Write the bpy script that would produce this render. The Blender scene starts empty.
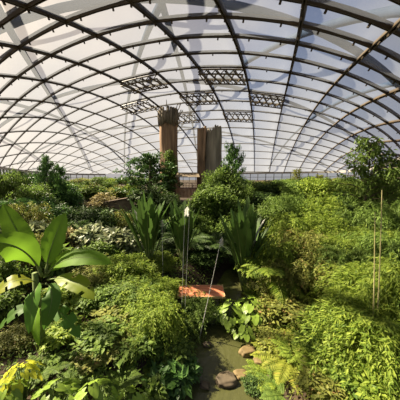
import bpy, bmesh, math, random
import numpy as np
from mathutils import Vector, Matrix

SC = bpy.context.scene
COL = SC.collection
PI = math.pi
rng = np.random.default_rng(7)
random.seed(7)

# ------------------------------------------------------------------ camera
PITCH = math.radians(-7.0)
CAMZ = 7.0
cam = bpy.data.cameras.new('camera')
cam.sensor_width = 36.0
cam.lens = 18.0
cam.clip_end = 2000
co = bpy.data.objects.new('camera', cam)
COL.objects.link(co)
co.location = (0, 0, CAMZ)
co.rotation_euler = (PI / 2 + PITCH, 0, 0)
SC.camera = co
SC.view_settings.view_transform = 'Standard'
SC.view_settings.look = 'None'
SC.view_settings.gamma = 1.0
SC.view_settings.exposure = 0.35
SC.view_settings.use_curve_mapping = False


def ray(px, py):
    x = (px - 200) / 200.0
    u = (200 - py) / 200.0
    c, s = math.cos(PITCH), math.sin(PITCH)
    return Vector((x, c - u * s, s + u * c))


def at(px, py, Y):
    """world point seen at pixel (px, py) that lies Y metres ahead"""
    d = ray(px, py)
    return Vector((0, 0, CAMZ)) + d * (Y / d.y)


# ------------------------------------------------------------------ terrain
def smooth(t):
    t = min(1.0, max(0.0, t))
    return t * t * (3 - 2 * t)


def stream(y):
    xs = np.interp(y, [3, 5.5, 7.5, 9.5, 11.5, 16], [0.42, 0.72, 1.25, 2.05, 2.7, 4.2])
    hw = np.interp(y, [3, 5.7, 6.5, 7.6, 9, 11.5, 14, 16], [0.85, 0.85, 1.05, 1.55, 1.3, 1.2, 1.0, 0.1])
    return xs, hw


def ground(x, y):
    xs, hw = stream(y)
    dx = x - xs
    left = dx < 0
    cap = 1.1 if left else 1.1
    b = (abs(dx) - hw)
    bank = -0.45 if b < -0.25 else -0.45 + smooth((b + 0.25) / (3.4 if left else 3.0)) * (cap + 0.45)
    flat = 0.7 + 0.02 * min(45, max(0, y - 16))
    t = smooth((y - 13.0) / 5.0)
    h = bank * (1 - t) + flat * t
    h += 0.10 * math.sin(x * 1.3 + y * 0.7) * math.cos(y * 0.9 - x * 0.4) * (1 if b > 0.3 or y > 17 else 0)
    return h


# ------------------------------------------------------------------ materials
def newmat(name):
    m = bpy.data.materials.new(name)
    m.use_nodes = True
    nt = m.node_tree
    nt.nodes.clear()
    out = nt.nodes.new('ShaderNodeOutputMaterial')
    return m, nt, out


def leafmat(name, c1, c2, trans=0.45, rough=0.55, c3=None, spec=0.25):
    m, nt, out = newmat(name)
    geo = nt.nodes.new('ShaderNodeNewGeometry')
    obi = nt.nodes.new('ShaderNodeObjectInfo')
    c1, c2 = tuple(min(.62, 1.3 * v) for v in c1), tuple(min(.62, 1.3 * v) for v in c2)
    ramp = nt.nodes.new('ShaderNodeValToRGB')
    e = ramp.color_ramp.elements
    e[0].position = 0.0
    e[0].color = (*c1, 1)
    e[1].position = 0.92 if c3 else 1.0
    e[1].color = (*c2, 1)
    if c3:
        k = e.new(1.0)
        k.color = (*c3, 1)
    nt.links.new(geo.outputs['Random Per Island'], ramp.inputs[0])
    hs = nt.nodes.new('ShaderNodeHueSaturation')
    mr = nt.nodes.new('ShaderNodeMapRange')
    mr.inputs['To Min'].default_value = 0.82
    mr.inputs['To Max'].default_value = 1.18
    nt.links.new(obi.outputs['Random'], mr.inputs['Value'])
    nt.links.new(mr.outputs[0], hs.inputs['Value'])
    nt.links.new(ramp.outputs[0], hs.inputs['Color'])
    p = nt.nodes.new('ShaderNodeBsdfPrincipled')
    p.inputs['Roughness'].default_value = rough
    p.inputs['Specular IOR Level'].default_value = spec
    nt.links.new(hs.outputs[0], p.inputs['Base Color'])
    tr = nt.nodes.new('ShaderNodeBsdfTranslucent')
    nt.links.new(hs.outputs[0], tr.inputs['Color'])
    mx = nt.nodes.new('ShaderNodeMixShader')
    mx.inputs[0].default_value = trans
    nt.links.new(p.outputs[0], mx.inputs[1])
    nt.links.new(tr.outputs[0], mx.inputs[2])
    nt.links.new(mx.outputs[0], out.inputs['Surface'])
    return m


def noisemat(name, c1, c2, scale=4.0, stretch=(1, 1, 1), rough=0.8, bump=0.3, detail=9, metal=0.0, spec=0.3):
    m, nt, out = newmat(name)
    tc = nt.nodes.new('ShaderNodeTexCoord')
    mp = nt.nodes.new('ShaderNodeMapping')
    mp.inputs['Scale'].default_value = stretch
    nz = nt.nodes.new('ShaderNodeTexNoise')
    nz.inputs['Scale'].default_value = scale
    nz.inputs['Detail'].default_value = detail
    nt.links.new(tc.outputs['Object'], mp.inputs[0])
    nt.links.new(mp.outputs[0], nz.inputs['Vector'])
    ramp = nt.nodes.new('ShaderNodeValToRGB')
    e = ramp.color_ramp.elements
    e[0].position, e[1].position = 0.32, 0.68
    e[0].color, e[1].color = (*c1, 1), (*c2, 1)
    nt.links.new(nz.outputs['Fac'], ramp.inputs[0])
    p = nt.nodes.new('ShaderNodeBsdfPrincipled')
    p.inputs['Roughness'].default_value = rough
    p.inputs['Metallic'].default_value = metal
    p.inputs['Specular IOR Level'].default_value = spec
    nt.links.new(ramp.outputs[0], p.inputs['Base Color'])
    if bump:
        b = nt.nodes.new('ShaderNodeBump')
        b.inputs['Strength'].default_value = bump
        nt.links.new(nz.outputs['Fac'], b.inputs['Height'])
        nt.links.new(b.outputs[0], p.inputs['Normal'])
    nt.links.new(p.outputs[0], out.inputs['Surface'])
    return m


L = {
    'mid':   leafmat('leaf_mid', (0.060, 0.105, 0.018), (0.150, 0.215, 0.040)),
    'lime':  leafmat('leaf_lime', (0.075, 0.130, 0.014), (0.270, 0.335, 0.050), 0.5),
    'yellow': leafmat('leaf_yellow', (0.150, 0.185, 0.020), (0.310, 0.330, 0.050), 0.5, c3=(0.45, 0.30, 0.06)),
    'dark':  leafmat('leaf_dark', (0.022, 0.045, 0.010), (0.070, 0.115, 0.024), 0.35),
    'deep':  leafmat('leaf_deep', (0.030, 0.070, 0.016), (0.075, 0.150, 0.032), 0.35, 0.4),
    'grey':  leafmat('leaf_grey', (0.075, 0.105, 0.045), (0.240, 0.260, 0.130), 0.35, 0.45, c3=(0.42, 0.36, 0.24), spec=0.4),
    'olive': leafmat('leaf_olive', (0.095, 0.115, 0.022), (0.220, 0.230, 0.050), 0.45, c3=(0.28, 0.17, 0.06)),
    'straw': leafmat('leaf_straw', (0.150, 0.130, 0.050), (0.300, 0.250, 0.110), 0.3),
    'fan':   leafmat('leaf_fan', (0.028, 0.060, 0.012), (0.068, 0.120, 0.024), 0.35, 0.5, spec=0.25),
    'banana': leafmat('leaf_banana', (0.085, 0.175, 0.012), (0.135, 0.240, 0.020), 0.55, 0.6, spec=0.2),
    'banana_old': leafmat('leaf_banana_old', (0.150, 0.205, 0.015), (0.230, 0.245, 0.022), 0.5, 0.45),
    'banana_shade': leafmat('leaf_banana_shade', (0.045, 0.115, 0.012), (0.075, 0.155, 0.020), 0.4, 0.55, spec=0.2),  # darker copy of the banana green, shade put into the leaf colour
    'taro':  leafmat('leaf_taro', (0.130, 0.220, 0.025), (0.230, 0.320, 0.045), 0.45, 0.4, spec=0.4),
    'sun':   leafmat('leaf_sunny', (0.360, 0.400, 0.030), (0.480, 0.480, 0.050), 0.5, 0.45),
    'red':   leafmat('petal_red', (0.30, 0.03, 0.02), (0.45, 0.06, 0.03), 0.3),
    'pale':  leafmat('plume_pale', (0.45, 0.45, 0.36), (0.60, 0.58, 0.46), 0.4),
}
M_bark = noisemat('bark', (0.06, 0.04, 0.025), (0.16, 0.12, 0.08), 6, (1, 1, 0.3))
M_stem = noisemat('green_stem', (0.08, 0.12, 0.03), (0.16, 0.2, 0.06), 6)
M_culm = noisemat('bamboo_culm', (0.26, 0.24, 0.09), (0.42, 0.38, 0.18), 8, (1, 1, 0.2), 0.5)
M_stalk = noisemat('pale_stalk', (0.38, 0.38, 0.33), (0.55, 0.54, 0.48), 8, rough=0.6)
M_soil = noisemat('soil', (0.022, 0.015, 0.008), (0.060, 0.040, 0.022), 1.6, rough=0.95)
M_rock = noisemat('river_rock', (0.055, 0.042, 0.026), (0.135, 0.105, 0.065), 3.0, rough=0.75)
M_tan = noisemat('tan_rock', (0.10, 0.07, 0.028), (0.21, 0.15, 0.065), 3.0, rough=0.75)
M_tower = noisemat('trunk_tower_bark', (0.095, 0.058, 0.034), (0.33, 0.21, 0.12), 0.7, (1.2, 1.2, 0.22), 0.9, 0.9)
M_towergrey = noisemat('trunk_tower_weathered', (0.10, 0.085, 0.06), (0.31, 0.27, 0.20), 0.7, (1.2, 1.2, 0.22), 0.9, 0.9)
M_towerdark = noisemat('broken_wood', (0.055, 0.045, 0.032), (0.21, 0.17, 0.12), 1.2, (1.6, 1.6, 0.15), 0.9, 0.6)
M_beam = noisemat('bronze_beam', (0.034, 0.023, 0.011), (0.065, 0.044, 0.020), 0.6, rough=0.6, bump=0.0, spec=0.2)
M_tube = noisemat('outer_steel', (0.030, 0.045, 0.075), (0.040, 0.058, 0.095), 0.6, rough=0.8, bump=0.0, spec=0.0)
M_truss = noisemat('truss_metal', (0.05, 0.036, 0.018), (0.10, 0.075, 0.04), 0.6, rough=0.5, bump=0.0)
M_fascia = noisemat('eave_fascia', (0.25, 0.24, 0.21), (0.33, 0.31, 0.27), 0.5, rough=0.6, bump=0.0)
M_mull = noisemat('mullion_metal', (0.05, 0.05, 0.05), (0.09, 0.09, 0.085), 0.5, rough=0.5, bump=0.0)
M_wood = noisemat('lookout_wood', (0.15, 0.07, 0.04), (0.30, 0.16, 0.09), 2.0, (1, 1, 0.2), 0.8)
M_wall = noisemat('old_wall_stone', (0.09, 0.07, 0.045), (0.22, 0.17, 0.11), 1.3, rough=0.9)
M_red = noisemat('rust_red_roofing', (0.40, 0.125, 0.055), (0.58, 0.22, 0.11), 3.0, (0.5, 3, 1), 0.7, 0.2)
M_redtrim = noisemat('tan_edge_board', (0.33, 0.22, 0.10), (0.42, 0.29, 0.14), 3.0)

# water
M_water, nt, out = newmat('stream_water')
p = nt.nodes.new('ShaderNodeBsdfPrincipled')
p.inputs['Base Color'].default_value = (0.060, 0.062, 0.022, 1)
p.inputs['Roughness'].default_value = 0.08
p.inputs['IOR'].default_value = 1.33
p.inputs['Specular IOR Level'].default_value = 0.6
tc = nt.nodes.new('ShaderNodeTexCoord')
nz = nt.nodes.new('ShaderNodeTexNoise')
nz.inputs['Scale'].default_value = 5.0
nz.inputs['Detail'].default_value = 3
nt.links.new(tc.outputs['Object'], nz.inputs['Vector'])
bp = nt.nodes.new('ShaderNodeBump')
bp.inputs['Strength'].default_value = 0.12
bp.inputs['Distance'].default_value = 0.3
nt.links.new(nz.outputs['Fac'], bp.inputs['Height'])
nt.links.new(bp.outputs[0], p.inputs['Normal'])
nt.links.new(p.outputs[0], out.inputs['Surface'])

# roof film: part clear, part milky
M_film, nt, out = newmat('roof_cushion_film')
tr = nt.nodes.new('ShaderNodeBsdfTranslucent')
tr.inputs['Color'].default_value = (0.86, 0.91, 1.0, 1)
tp = nt.nodes.new('ShaderNodeBsdfTransparent')
tp.inputs['Color'].default_value = (0.97, 0.97, 0.97, 1)
gl = nt.nodes.new('ShaderNodeBsdfGlossy')
gl.inputs['Roughness'].default_value = 0.25
mx = nt.nodes.new('ShaderNodeMixShader')
mx.inputs[0].default_value = 0.905
nt.links.new(tr.outputs[0], mx.inputs[1])
nt.links.new(tp.outputs[0], mx.inputs[2])
mx2 = nt.nodes.new('ShaderNodeMixShader')
mx2.inputs[0].default_value = 0.06
nt.links.new(mx.outputs[0], mx2.inputs[1])
nt.links.new(gl.outputs[0], mx2.inputs[2])
nt.links.new(mx2.outputs[0], out.inputs['Surface'])

M_glass, nt, out = newmat('facade_glass')
tp = nt.nodes.new('ShaderNodeBsdfTransparent')
tp.inputs['Color'].default_value = (0.9, 0.92, 0.92, 1)
gl = nt.nodes.new('ShaderNodeBsdfGlossy')
gl.inputs['Roughness'].default_value = 0.05
mx = nt.nodes.new('ShaderNodeMixShader')
mx.inputs[0].default_value = 0.08
nt.links.new(tp.outputs[0], mx.inputs[1])
nt.links.new(gl.outputs[0], mx.inputs[2])
nt.links.new(mx.outputs[0], out.inputs['Surface'])

# ------------------------------------------------------------------ light
SUN_AZ, SUN_EL = math.radians(-70), math.radians(42)
SDIR = Vector((math.sin(SUN_AZ) * math.cos(SUN_EL), math.cos(SUN_AZ) * math.cos(SUN_EL), math.sin(SUN_EL)))
sl = bpy.data.lights.new('sun', 'SUN')
sl.energy = 17.5
sl.angle = math.radians(1.5)
sl.color = (1.0, 0.87, 0.66)
so = bpy.data.objects.new('sun', sl)
COL.objects.link(so)
so.rotation_euler = SDIR.to_track_quat('Z', 'Y').to_euler()
so.location = SDIR * 200

W = bpy.data.worlds.new('sky')
SC.world = W
W.use_nodes = True
nt = W.node_tree
nt.nodes.clear()
out = nt.nodes.new('ShaderNodeOutputWorld')
bg = nt.nodes.new('ShaderNodeBackground')
tc = nt.nodes.new('ShaderNodeTexCoord')
sep = nt.nodes.new('ShaderNodeSeparateXYZ')
nt.links.new(tc.outputs['Generated'], sep.inputs[0])
rz = nt.nodes.new('ShaderNodeValToRGB')
e = rz.color_ramp.elements
e[0].position, e[0].color = 0.0, (0.96, 0.95, 1.0, 1)
e[1].position, e[1].color = 0.65, (0.26, 0.39, 0.74, 1)
k = e.new(0.22)
k.color = (0.74, 0.82, 1.0, 1)
nt.links.new(sep.outputs['Z'], rz.inputs[0])
dot = nt.nodes.new('ShaderNodeVectorMath')
dot.operation = 'DOT_PRODUCT'
dot.inputs[1].default_value = SDIR
nt.links.new(tc.outputs['Generated'], dot.inputs[0])
rs = nt.nodes.new('ShaderNodeValToRGB')
e = rs.color_ramp.elements
e[0].position, e[0].color = 0.35, (0, 0, 0, 1)
e[1].position, e[1].color = 1.0, (1.0, 1.0, 1.0, 1)
k = e.new(0.8)
k.color = (0.40, 0.40, 0.40, 1)
nt.links.new(dot.outputs['Value'], rs.inputs[0])
glow = nt.nodes.new('ShaderNodeMix')
glow.data_type = 'RGBA'
nt.links.new(rs.outputs[0], glow.inputs['Factor'])
nt.links.new(rz.outputs[0], glow.inputs['A'])
glow.inputs['B'].default_value = (2.8, 2.2, 1.5, 1)
# loose clouds
cl = nt.nodes.new('ShaderNodeTexNoise')
cl.inputs['Scale'].default_value = 3.2
cl.inputs['Detail'].default_value = 5
nt.links.new(tc.outputs['Generated'], cl.inputs['Vector'])
cr = nt.nodes.new('ShaderNodeValToRGB')
cr.color_ramp.elements[0].position = 0.42
cr.color_ramp.elements[1].position = 0.66
nt.links.new(cl.outputs['Fac'], cr.inputs[0])
cm = nt.nodes.new('ShaderNodeMix')
cm.data_type = 'RGBA'
mlt = nt.nodes.new('ShaderNodeMath')
mlt.operation = 'MULTIPLY'
mlt.inputs[1].default_value = 0.7
nt.links.new(cr.outputs[0], mlt.inputs[0])
nt.links.new(mlt.outputs[0], cm.inputs['Factor'])
nt.links.new(glow.outputs['Result'], cm.inputs['A'])
cm.inputs['B'].default_value = (1.0, 0.98, 1.0, 1)
nt.links.new(cm.outputs['Result'], bg.inputs['Color'])
bg.inputs['Strength'].default_value = 0.335
nt.links.new(bg.outputs[0], out.inputs['Surface'])


# ------------------------------------------------------------------ object helpers
def mesh_np(name, V, F):
    """V (n,3) float, F list/array of equal-length faces or mixed list"""
    me = bpy.data.meshes.new(name)
    V = np.asarray(V, np.float32)
    if isinstance(F, np.ndarray):
        n, k = F.shape
        me.vertices.add(len(V))
        me.vertices.foreach_set('co', V.ravel())
        me.loops.add(n * k)
        me.loops.foreach_set('vertex_index', F.astype(np.int32).ravel())
        me.polygons.add(n)
        me.polygons.foreach_set('loop_start', np.arange(0, n * k, k, dtype=np.int32))
        me.update(calc_edges=True)
    else:
        me.from_pydata([tuple(map(float, v)) for v in V], [], [tuple(f) for f in F])
        me.update()
    return me


class MB:
    """collects shapes for one mesh"""
    def __init__(s):
        s.v, s.f = [], []

    def add(s, V, F):
        o = len(s.v)
        s.v += [tuple(map(float, v)) for v in V]
        s.f += [tuple(i + o for i in f) for f in F]

    def box(s, c, size, rot=0.0):
        cx, cy, cz = c
        hx, hy, hz = size[0] / 2, size[1] / 2, size[2] / 2
        ca, sa = math.cos(rot), math.sin(rot)
        V = []
        for z in (-hz, hz):
            for x, y in ((-hx, -hy), (hx, -hy), (hx, hy), (-hx, hy)):
                V.append((cx + x * ca - y * sa, cy + x * sa + y * ca, cz + z))
        s.add(V, [(3, 2, 1, 0), (4, 5, 6, 7), (0, 1, 5, 4), (1, 2, 6, 5), (2, 3, 7, 6), (3, 0, 4, 7)])

    def tube(s, pts, radii, n=6, up=None, wh=None):
        """swept tube; wh=(w,h) sweeps a rectangle instead"""
        pts = [Vector(p) for p in pts]
        if not hasattr(radii, '__len__'):
            radii = [radii] * len(pts)
        V, F = [], []
        prev = None
        for i, p in enumerate(pts):
            t = (pts[min(i + 1, len(pts) - 1)] - pts[max(i - 1, 0)])
            t = t.normalized() if t.length > 1e-9 else Vector((0, 0, 1))
            u = Vector(up[i]) if up is not None else (prev if prev is not None else (Vector((0, 0, 1)) if abs(t.z) < 0.9 else Vector((1, 0, 0))))
            u = (u - t * u.dot(t)).normalized()
            prev = u
            w = t.cross(u)
            if wh:
                for a, b in ((-1, -1), (1, -1), (1, 1), (-1, 1)):
                    V.append(p + w * a * wh[0] / 2 + u * b * wh[1] / 2)
            else:
                for k in range(n):
                    a = 2 * PI * k / n
                    V.append(p + (w * math.cos(a) + u * math.sin(a)) * radii[i])
        m = 4 if wh else n
        for i in range(len(pts) - 1):
            for k in range(m):
                a, b = i * m + k, i * m + (k + 1) % m
                F.append((a, b, b + m, a + m))
        F.append(tuple(range(m))[::-1])
        F.append(tuple((len(pts) - 1) * m + k for k in range(m)))
        s.add(V, F)

    def mesh(s, name):
        return mesh_np(name, s.v, s.f)


def link(name, me, mat, parent=None, loc=None):
    o = bpy.data.objects.new(name, me)
    COL.objects.link(o)
    if mat is not None:
        if not me.materials:
            me.materials.append(mat)
        if me.materials[0] != mat:
            o.material_slots[0].link = 'OBJECT'
            o.material_slots[0].material = mat
    if parent is not None:
        o.parent = parent
    if loc is not None:
        o.location = loc
    return o


def tag(o, label=None, cat=None, group=None, kind=None):
    if label:
        o['label'] = label
    if cat:
        o['category'] = cat
    if group:
        o['group'] = group
    if kind:
        o['kind'] = kind
    return o


def thing(name, label, cat, loc=(0, 0, 0), rz=0.0, scale=(1, 1, 1), group=None):
    o = bpy.data.objects.new(name, None)
    o.empty_display_size = 0.2
    COL.objects.link(o)
    o.location = loc
    o.rotation_euler = (0, 0, rz)
    o.scale = scale
    return tag(o, label, cat, group)


def shade_smooth(me):
    me.polygons.foreach_set('use_smooth', [True] * len(me.polygons))
    return me


# ------------------------------------------------------------------ roof surface
RP = [0.4978, 1.9727, -8.3294, 0.6883, -2.4715, -2.3008, 5.6733, 7.5312, 2.7433, 2.7514, 0.7347, 3.4618,
      1.9996, 0.1338, 0.8317, -1.6174, -0.2567, -2.0679, -0.7406, -0.7724, 1.2186, -0.4332]
EXP2 = [(a, d - a) for d in range(3) for a in range(d + 1)]
EXP3 = [(a, d - a) for d in range(4) for a in range(d + 1)]


def eave_gap(p):
    """height of a roof point above the gently sloping eave"""
    return p.z - (CAMZ + 6.2 - 0.028 * p.y)


def roof0(i, j):
    a, b = i / 10.0, (j - 8) / 10.0
    x = sum(c * a ** m * b ** n for c, (m, n) in zip(RP[:6], EXP2))
    y = sum(c * a ** m * b ** n for c, (m, n) in zip(RP[6:12], EXP2))
    z = sum(c * a ** m * b ** n for c, (m, n) in zip(RP[12:], EXP3))
    return Vector((x * 10, y * 10, z * 10 + CAMZ))


def roof(i, j):
    if j >= 0:
        return roof0(i, j)
    p, q = roof0(i, 0), roof0(i, 0.5)
    return p + (p - q) * 2 * (-j)


def roofn(i, j):
    e = 0.05
    n = (roof(i + e, j) - roof(i - e, j)).cross(roof(i, j + e) - roof(i, j - e))
    n.normalize()
    return n if n.z > 0 else -n


I0, I1, J0, J1 = -8, 11, -3, 19

# film cushions, one sagging pillow per cell
V, F = [], []
SUB = 6
for i in range(I0, I1):
    for j in range(J0, J1):
        cs = [eave_gap(roof(i + a, j + b)) for a in (0, 1) for b in (0, 1)]
        if max(cs) < 0:
            continue
        o = len(V)
        n = roofn(i + .5, j + .5)
        size = min((roof(i + 1, j + .5) - roof(i, j + .5)).length, (roof(i + .5, j + 1) - roof(i + .5, j)).length)
        sag = 0.085 * size
        for a in range(SUB + 1):
            for b in range(SUB + 1):
                s, t = a / SUB, b / SUB
                V.append(roof(i + s, j + t) - n * sag * (16 * s * (1 - s) * t * (1 - t)) ** 0.7)
        for a in range(SUB):
            for b in range(SUB):
                k = o + a * (SUB + 1) + b
                F.append((k, k + SUB + 1, k + SUB + 2, k + 1))
me = mesh_np('ceiling', V, np.array(F))
bm = bmesh.new()
bm.from_mesh(me)
bmesh.ops.remove_doubles(bm, verts=bm.verts, dist=0.002)
bmesh.ops.bisect_plane(bm, geom=bm.verts[:] + bm.edges[:] + bm.faces[:], plane_co=(0, 0, CAMZ + 6.2), plane_no=(0, 0.028, 1), clear_inner=True)
bm.to_mesh(me)
bm.free()
shade_smooth(me)
ceil = link('ceiling', me, M_film)
tag(ceil, 'milky translucent cushion film between the roof beams', 'ceiling', kind='structure')


def runs(points):
    out, cur = [], []
    for p in points:
        if eave_gap(p[0]) > -0.3:
            cur.append(p)
        else:
            if len(cur) > 2:
                out.append(cur)
            cur = []
    if len(cur) > 2:
        out.append(cur)
    return out


def beam(fn, lo, hi, w=0.30, h=0.5, name='ceiling_beam', label='', studs=True):
    """an arch of two nested rails with fixing studs beneath, following the roof"""
    n = int((hi - lo) * 4)
    pts = []
    for k in range(n + 1):
        ij = fn(lo + (hi - lo) * k / n)
        pts.append((roof(*ij), roofn(*ij)))
    mb = MB()
    for run in runs(pts):
        ps = [q for q, _ in run]
        ns = [m for _, m in run]
        sides = []
        for k in range(len(ps)):
            t = (ps[min(k + 1, len(ps) - 1)] - ps[max(k - 1, 0)]).normalized()
            sides.append(t.cross(ns[k]).normalized())
        for sgn in (-1, 1):
            mb.tube([q + s_ * sgn * w * 0.52 for q, s_ in zip(ps, sides)], 1, up=ns, wh=(w * 0.44, h))
        mb.tube([q + m * h * 0.28 for q, m in zip(ps, ns)], 1, up=ns, wh=(w * 1.1, h * 0.35))
        if studs:
            for k in range(2, len(ps) - 1, 2):
                if ps[k].length < 70:
                    c = ps[k] - ns[k] * (h * 0.5 + 0.12)
                    mb.tube([c + ns[k] * 0.16, c - ns[k] * 0.12], 0.09, 5)
    if not mb.v:
        return
    b = link(name, mb.mesh(name), M_beam)
    tag(b, label, 'roof beam', 'brown steel beams of the roof lattice', 'structure')


for i in range(I0, I1 + 1):
    beam(lambda t, i=i: (i, t), J0, J1, 0.22, 0.42, label='brown roof beam running away from the viewer up over the dome')
for j in range(J0, J1 + 1):
    beam(lambda t, j=j: (t, j), I0, I1, 0.21, 0.37, label='brown roof beam crossing the dome from side to side')

# outer steel tubes above the film
def outer(fn, lo, hi, r=0.42):
    n = int((hi - lo) * 3)
    pts = [(roof(*fn(lo + (hi - lo) * k / n)), roofn(*fn(lo + (hi - lo) * k / n))) for k in range(n + 1)]
    mb = MB()
    for run in runs(pts):
        mb.tube([q + m * 2.6 for q, m in run], r, 8, up=[m for _, m in run])
    if mb.v:
        t = link('ceiling_beam', shade_smooth(mb.mesh('ceiling_beam')), M_tube)
        tag(t, 'grey steel tube of the outer roof frame above the film', 'roof tube', 'outer steel tubes over the film roof', 'structure')


for s in (-14.0, -9.0, -4.0, 1.0, 6.0, 11.0):
    outer(lambda t, s=s: (t, s + 1.75 * (t - 2.0)), I0, I1)
for s in (-4.0, 1.0, 6.0, 11.0, 16.0):
    outer(lambda t, s=s: (t, s - 0.55 * t + 1.5), I0, I1)
for s in (-5.0, -0.4, 4.2, 8.8):
    outer(lambda t, s=s: (s + 0.18 * t, t), J0, J1)

# lattice trusses hung under seven cells
TR = [((1, 5), 'brown lattice truss under the roof, left end of the nearer row'),
      ((-1, 5), 'brown lattice truss under the roof, right end of the nearer row'),
      ((2, 7), 'brown lattice truss in the roof, just left of the brown trunk tower top'),
      ((0, 7), 'brown lattice truss in the roof, above the gap between the two trunk towers'),
      ((-2, 7), 'brown lattice truss in the roof, farthest right of all the trusses'),
      ((1, 9), 'brown lattice truss behind the twigs on the brown trunk tower'),
      ((-1, 9), 'small brown lattice truss above and right of the grey split trunk tower')]
for (i, j), lab in TR:
    c = roof(i + .5, j + .5)
    t = thing('roof_truss', lab, 'truss', c, group='lattice trusses under the roof')
    off = lambda a, b, d: roof(i + a, j + b) - roofn(i + a, j + b) * d - c
    for b in (0.06, 0.94):
        for d in (0.3, 1.0):
            mb = MB()
            mb.tube([off(a / 6, b, d) for a in range(7)], 0.13, 6)
            link('chord', mb.mesh('chord'), M_truss, t)
    N = 5
    for k in range(N):
        a0, a1 = k / N, (k + 1) / N
        for b0, b1 in ((0.06, 0.94), (0.94, 0.06)):
            mb = MB()
            mb.tube([off(a0, b0, 1.0), off(a1, b1, .6)], 0.15, 5)
            link('diagonal_bar', mb.mesh('diagonal_bar'), M_truss, t)
        for b in (0.06, 0.94):
            mb = MB()
            mb.tube([off(a0, b, 0.3), off((a0 + a1) / 2, b, 1.0), off(a1, b, 0.3)], 0.085, 5)
            link('web_bar', mb.mesh('web_bar'), M_truss, t)
    for a in (0.02, 0.5, 0.98):
        mb = MB()
        mb.tube([off(a, 0.06, 1.0), off(a, 0.94, 1.0)], 0.11, 5)
        link('cross_bar', mb.mesh('cross_bar'), M_truss, t)


# eave line: where the roof surface ends; glazed wall below it
def eave_at_j(j, side):
    lo, hi = (2.0, I1 + 6.0) if side > 0 else (-2.0, -16.0)
    for _ in range(40):
        m = (lo + hi) / 2
        if eave_gap(roof(m, j)) > 0:
            lo = m
        else:
            hi = m
    return roof(lo, j)


def eave_at_i(i):
    lo, hi = 9.0, 22.0
    for _ in range(40):
        m = (lo + hi) / 2
        if eave_gap(roof(i, m)) > 0:
            lo = m
        else:
            hi = m
    return roof(i, lo)


def facade(pts, side, width):
    """fascia + posts + glass along an eave polyline"""
    # resample
    seg = [pts[0]]
    acc = 0
    for a, b in zip(pts, pts[1:]):
        d = (b - a).length
        n = max(1, int(d / 0.5))
        for k in range(1, n + 1):
            p_ = a.lerp(b, k / n)
            if (p_ - seg[-1]).length >= width:
                seg.append(p_)
    fb = MB()
    fb.tube([p_ + Vector((0, 0, -0.45)) for p_ in seg], 1, up=[(0, 0, 1)] * len(seg), wh=(0.5, 1.3))
    tag(link('trim_' + side, fb.mesh('fascia'), M_fascia), 'grey fascia band along the eave of the dome', 'fascia', kind='structure')
    w = MB()
    for p_ in seg:
        g = ground(p_.x, p_.y) - 0.2
        w.box((p_.x, p_.y, (p_.z - 1 + g) / 2), (0.35, 0.35, p_.z - 1 - g))
    w.tube([Vector((p_.x, p_.y, p_.z - 3.4)) for p_ in seg], 1, up=[(0, 0, 1)] * len(seg), wh=(0.22, 0.22))
    wo = tag(link('wall_' + side, w.mesh('wall'), M_mull), 'dark posts of the glazed outer wall below the eave', 'wall', kind='structure')
    g = MB()
    for a, b in zip(seg, seg[1:]):
        ga, gb = ground(a.x, a.y) - 0.2, ground(b.x, b.y) - 0.2
        g.add([(a.x, a.y, ga), (b.x, b.y, gb), (b.x, b.y, b.z - 1), (a.x, a.y, a.z - 1)], [(0, 1, 2, 3)])
    tag(link('window_' + side, g.mesh('glazing'), M_glass), 'clear glazing of the outer wall under the eave', 'window', kind='structure')


left_pts = [eave_at_j(j, 1) for j in np.arange(0.0, 15.01, 0.5)]
far_pts = [eave_at_i(i) for i in np.arange(7.0, -8.01, -0.5)]
facade(left_pts, 'left', 4.2)
facade(far_pts, 'far', 5.0)
right_pts = [eave_at_j(j, -1) for j in np.arange(15.0, -0.1, -0.5)]
facade(right_pts, 'right', 5.0)

# ------------------------------------------------------------------ ground and water
xs = np.concatenate([np.arange(-150, -14, 4.0), np.arange(-14, 16, 0.3), np.arange(16, 150, 4.0)])
ys = np.concatenate([np.arange(-6, 22, 0.3), np.arange(22, 240, 4.0)])
V = [(x, y, ground(x, y)) for y in ys for x in xs]
nx = len(xs)
F = np.array([(r * nx + c, r * nx + c + 1, (r + 1) * nx + c + 1, (r + 1) * nx + c) for r in range(len(ys) - 1) for c in range(nx - 1)])
gnd = link('floor', shade_smooth(mesh_np('floor', V, F)), M_soil)
tag(gnd, 'dark brown planting soil of the greenhouse banks', 'ground', kind='structure')
V, F = [], []
yy = np.arange(2.5, 16.6, 0.4)
for y in yy:
    c, h = stream(y)
    for s in np.linspace(-1, 1, 9):
        V.append((c + s * (h + 0.7), y, 0.0))
F = np.array([(r * 9 + c, r * 9 + c + 1, (r + 1) * 9 + c + 1, (r + 1) * 9 + c) for r in range(len(yy) - 1) for c in range(8)])
wat = link('water', shade_smooth(mesh_np('water', V, F)), M_water)
tag(wat, 'still brown-green stream winding between the planted banks', 'stream', kind='structure')


# ------------------------------------------------------------------ leaf makers (numpy)
def unit(a):
    return a / np.maximum(np.linalg.norm(a, axis=1, keepdims=True), 1e-9)


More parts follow.
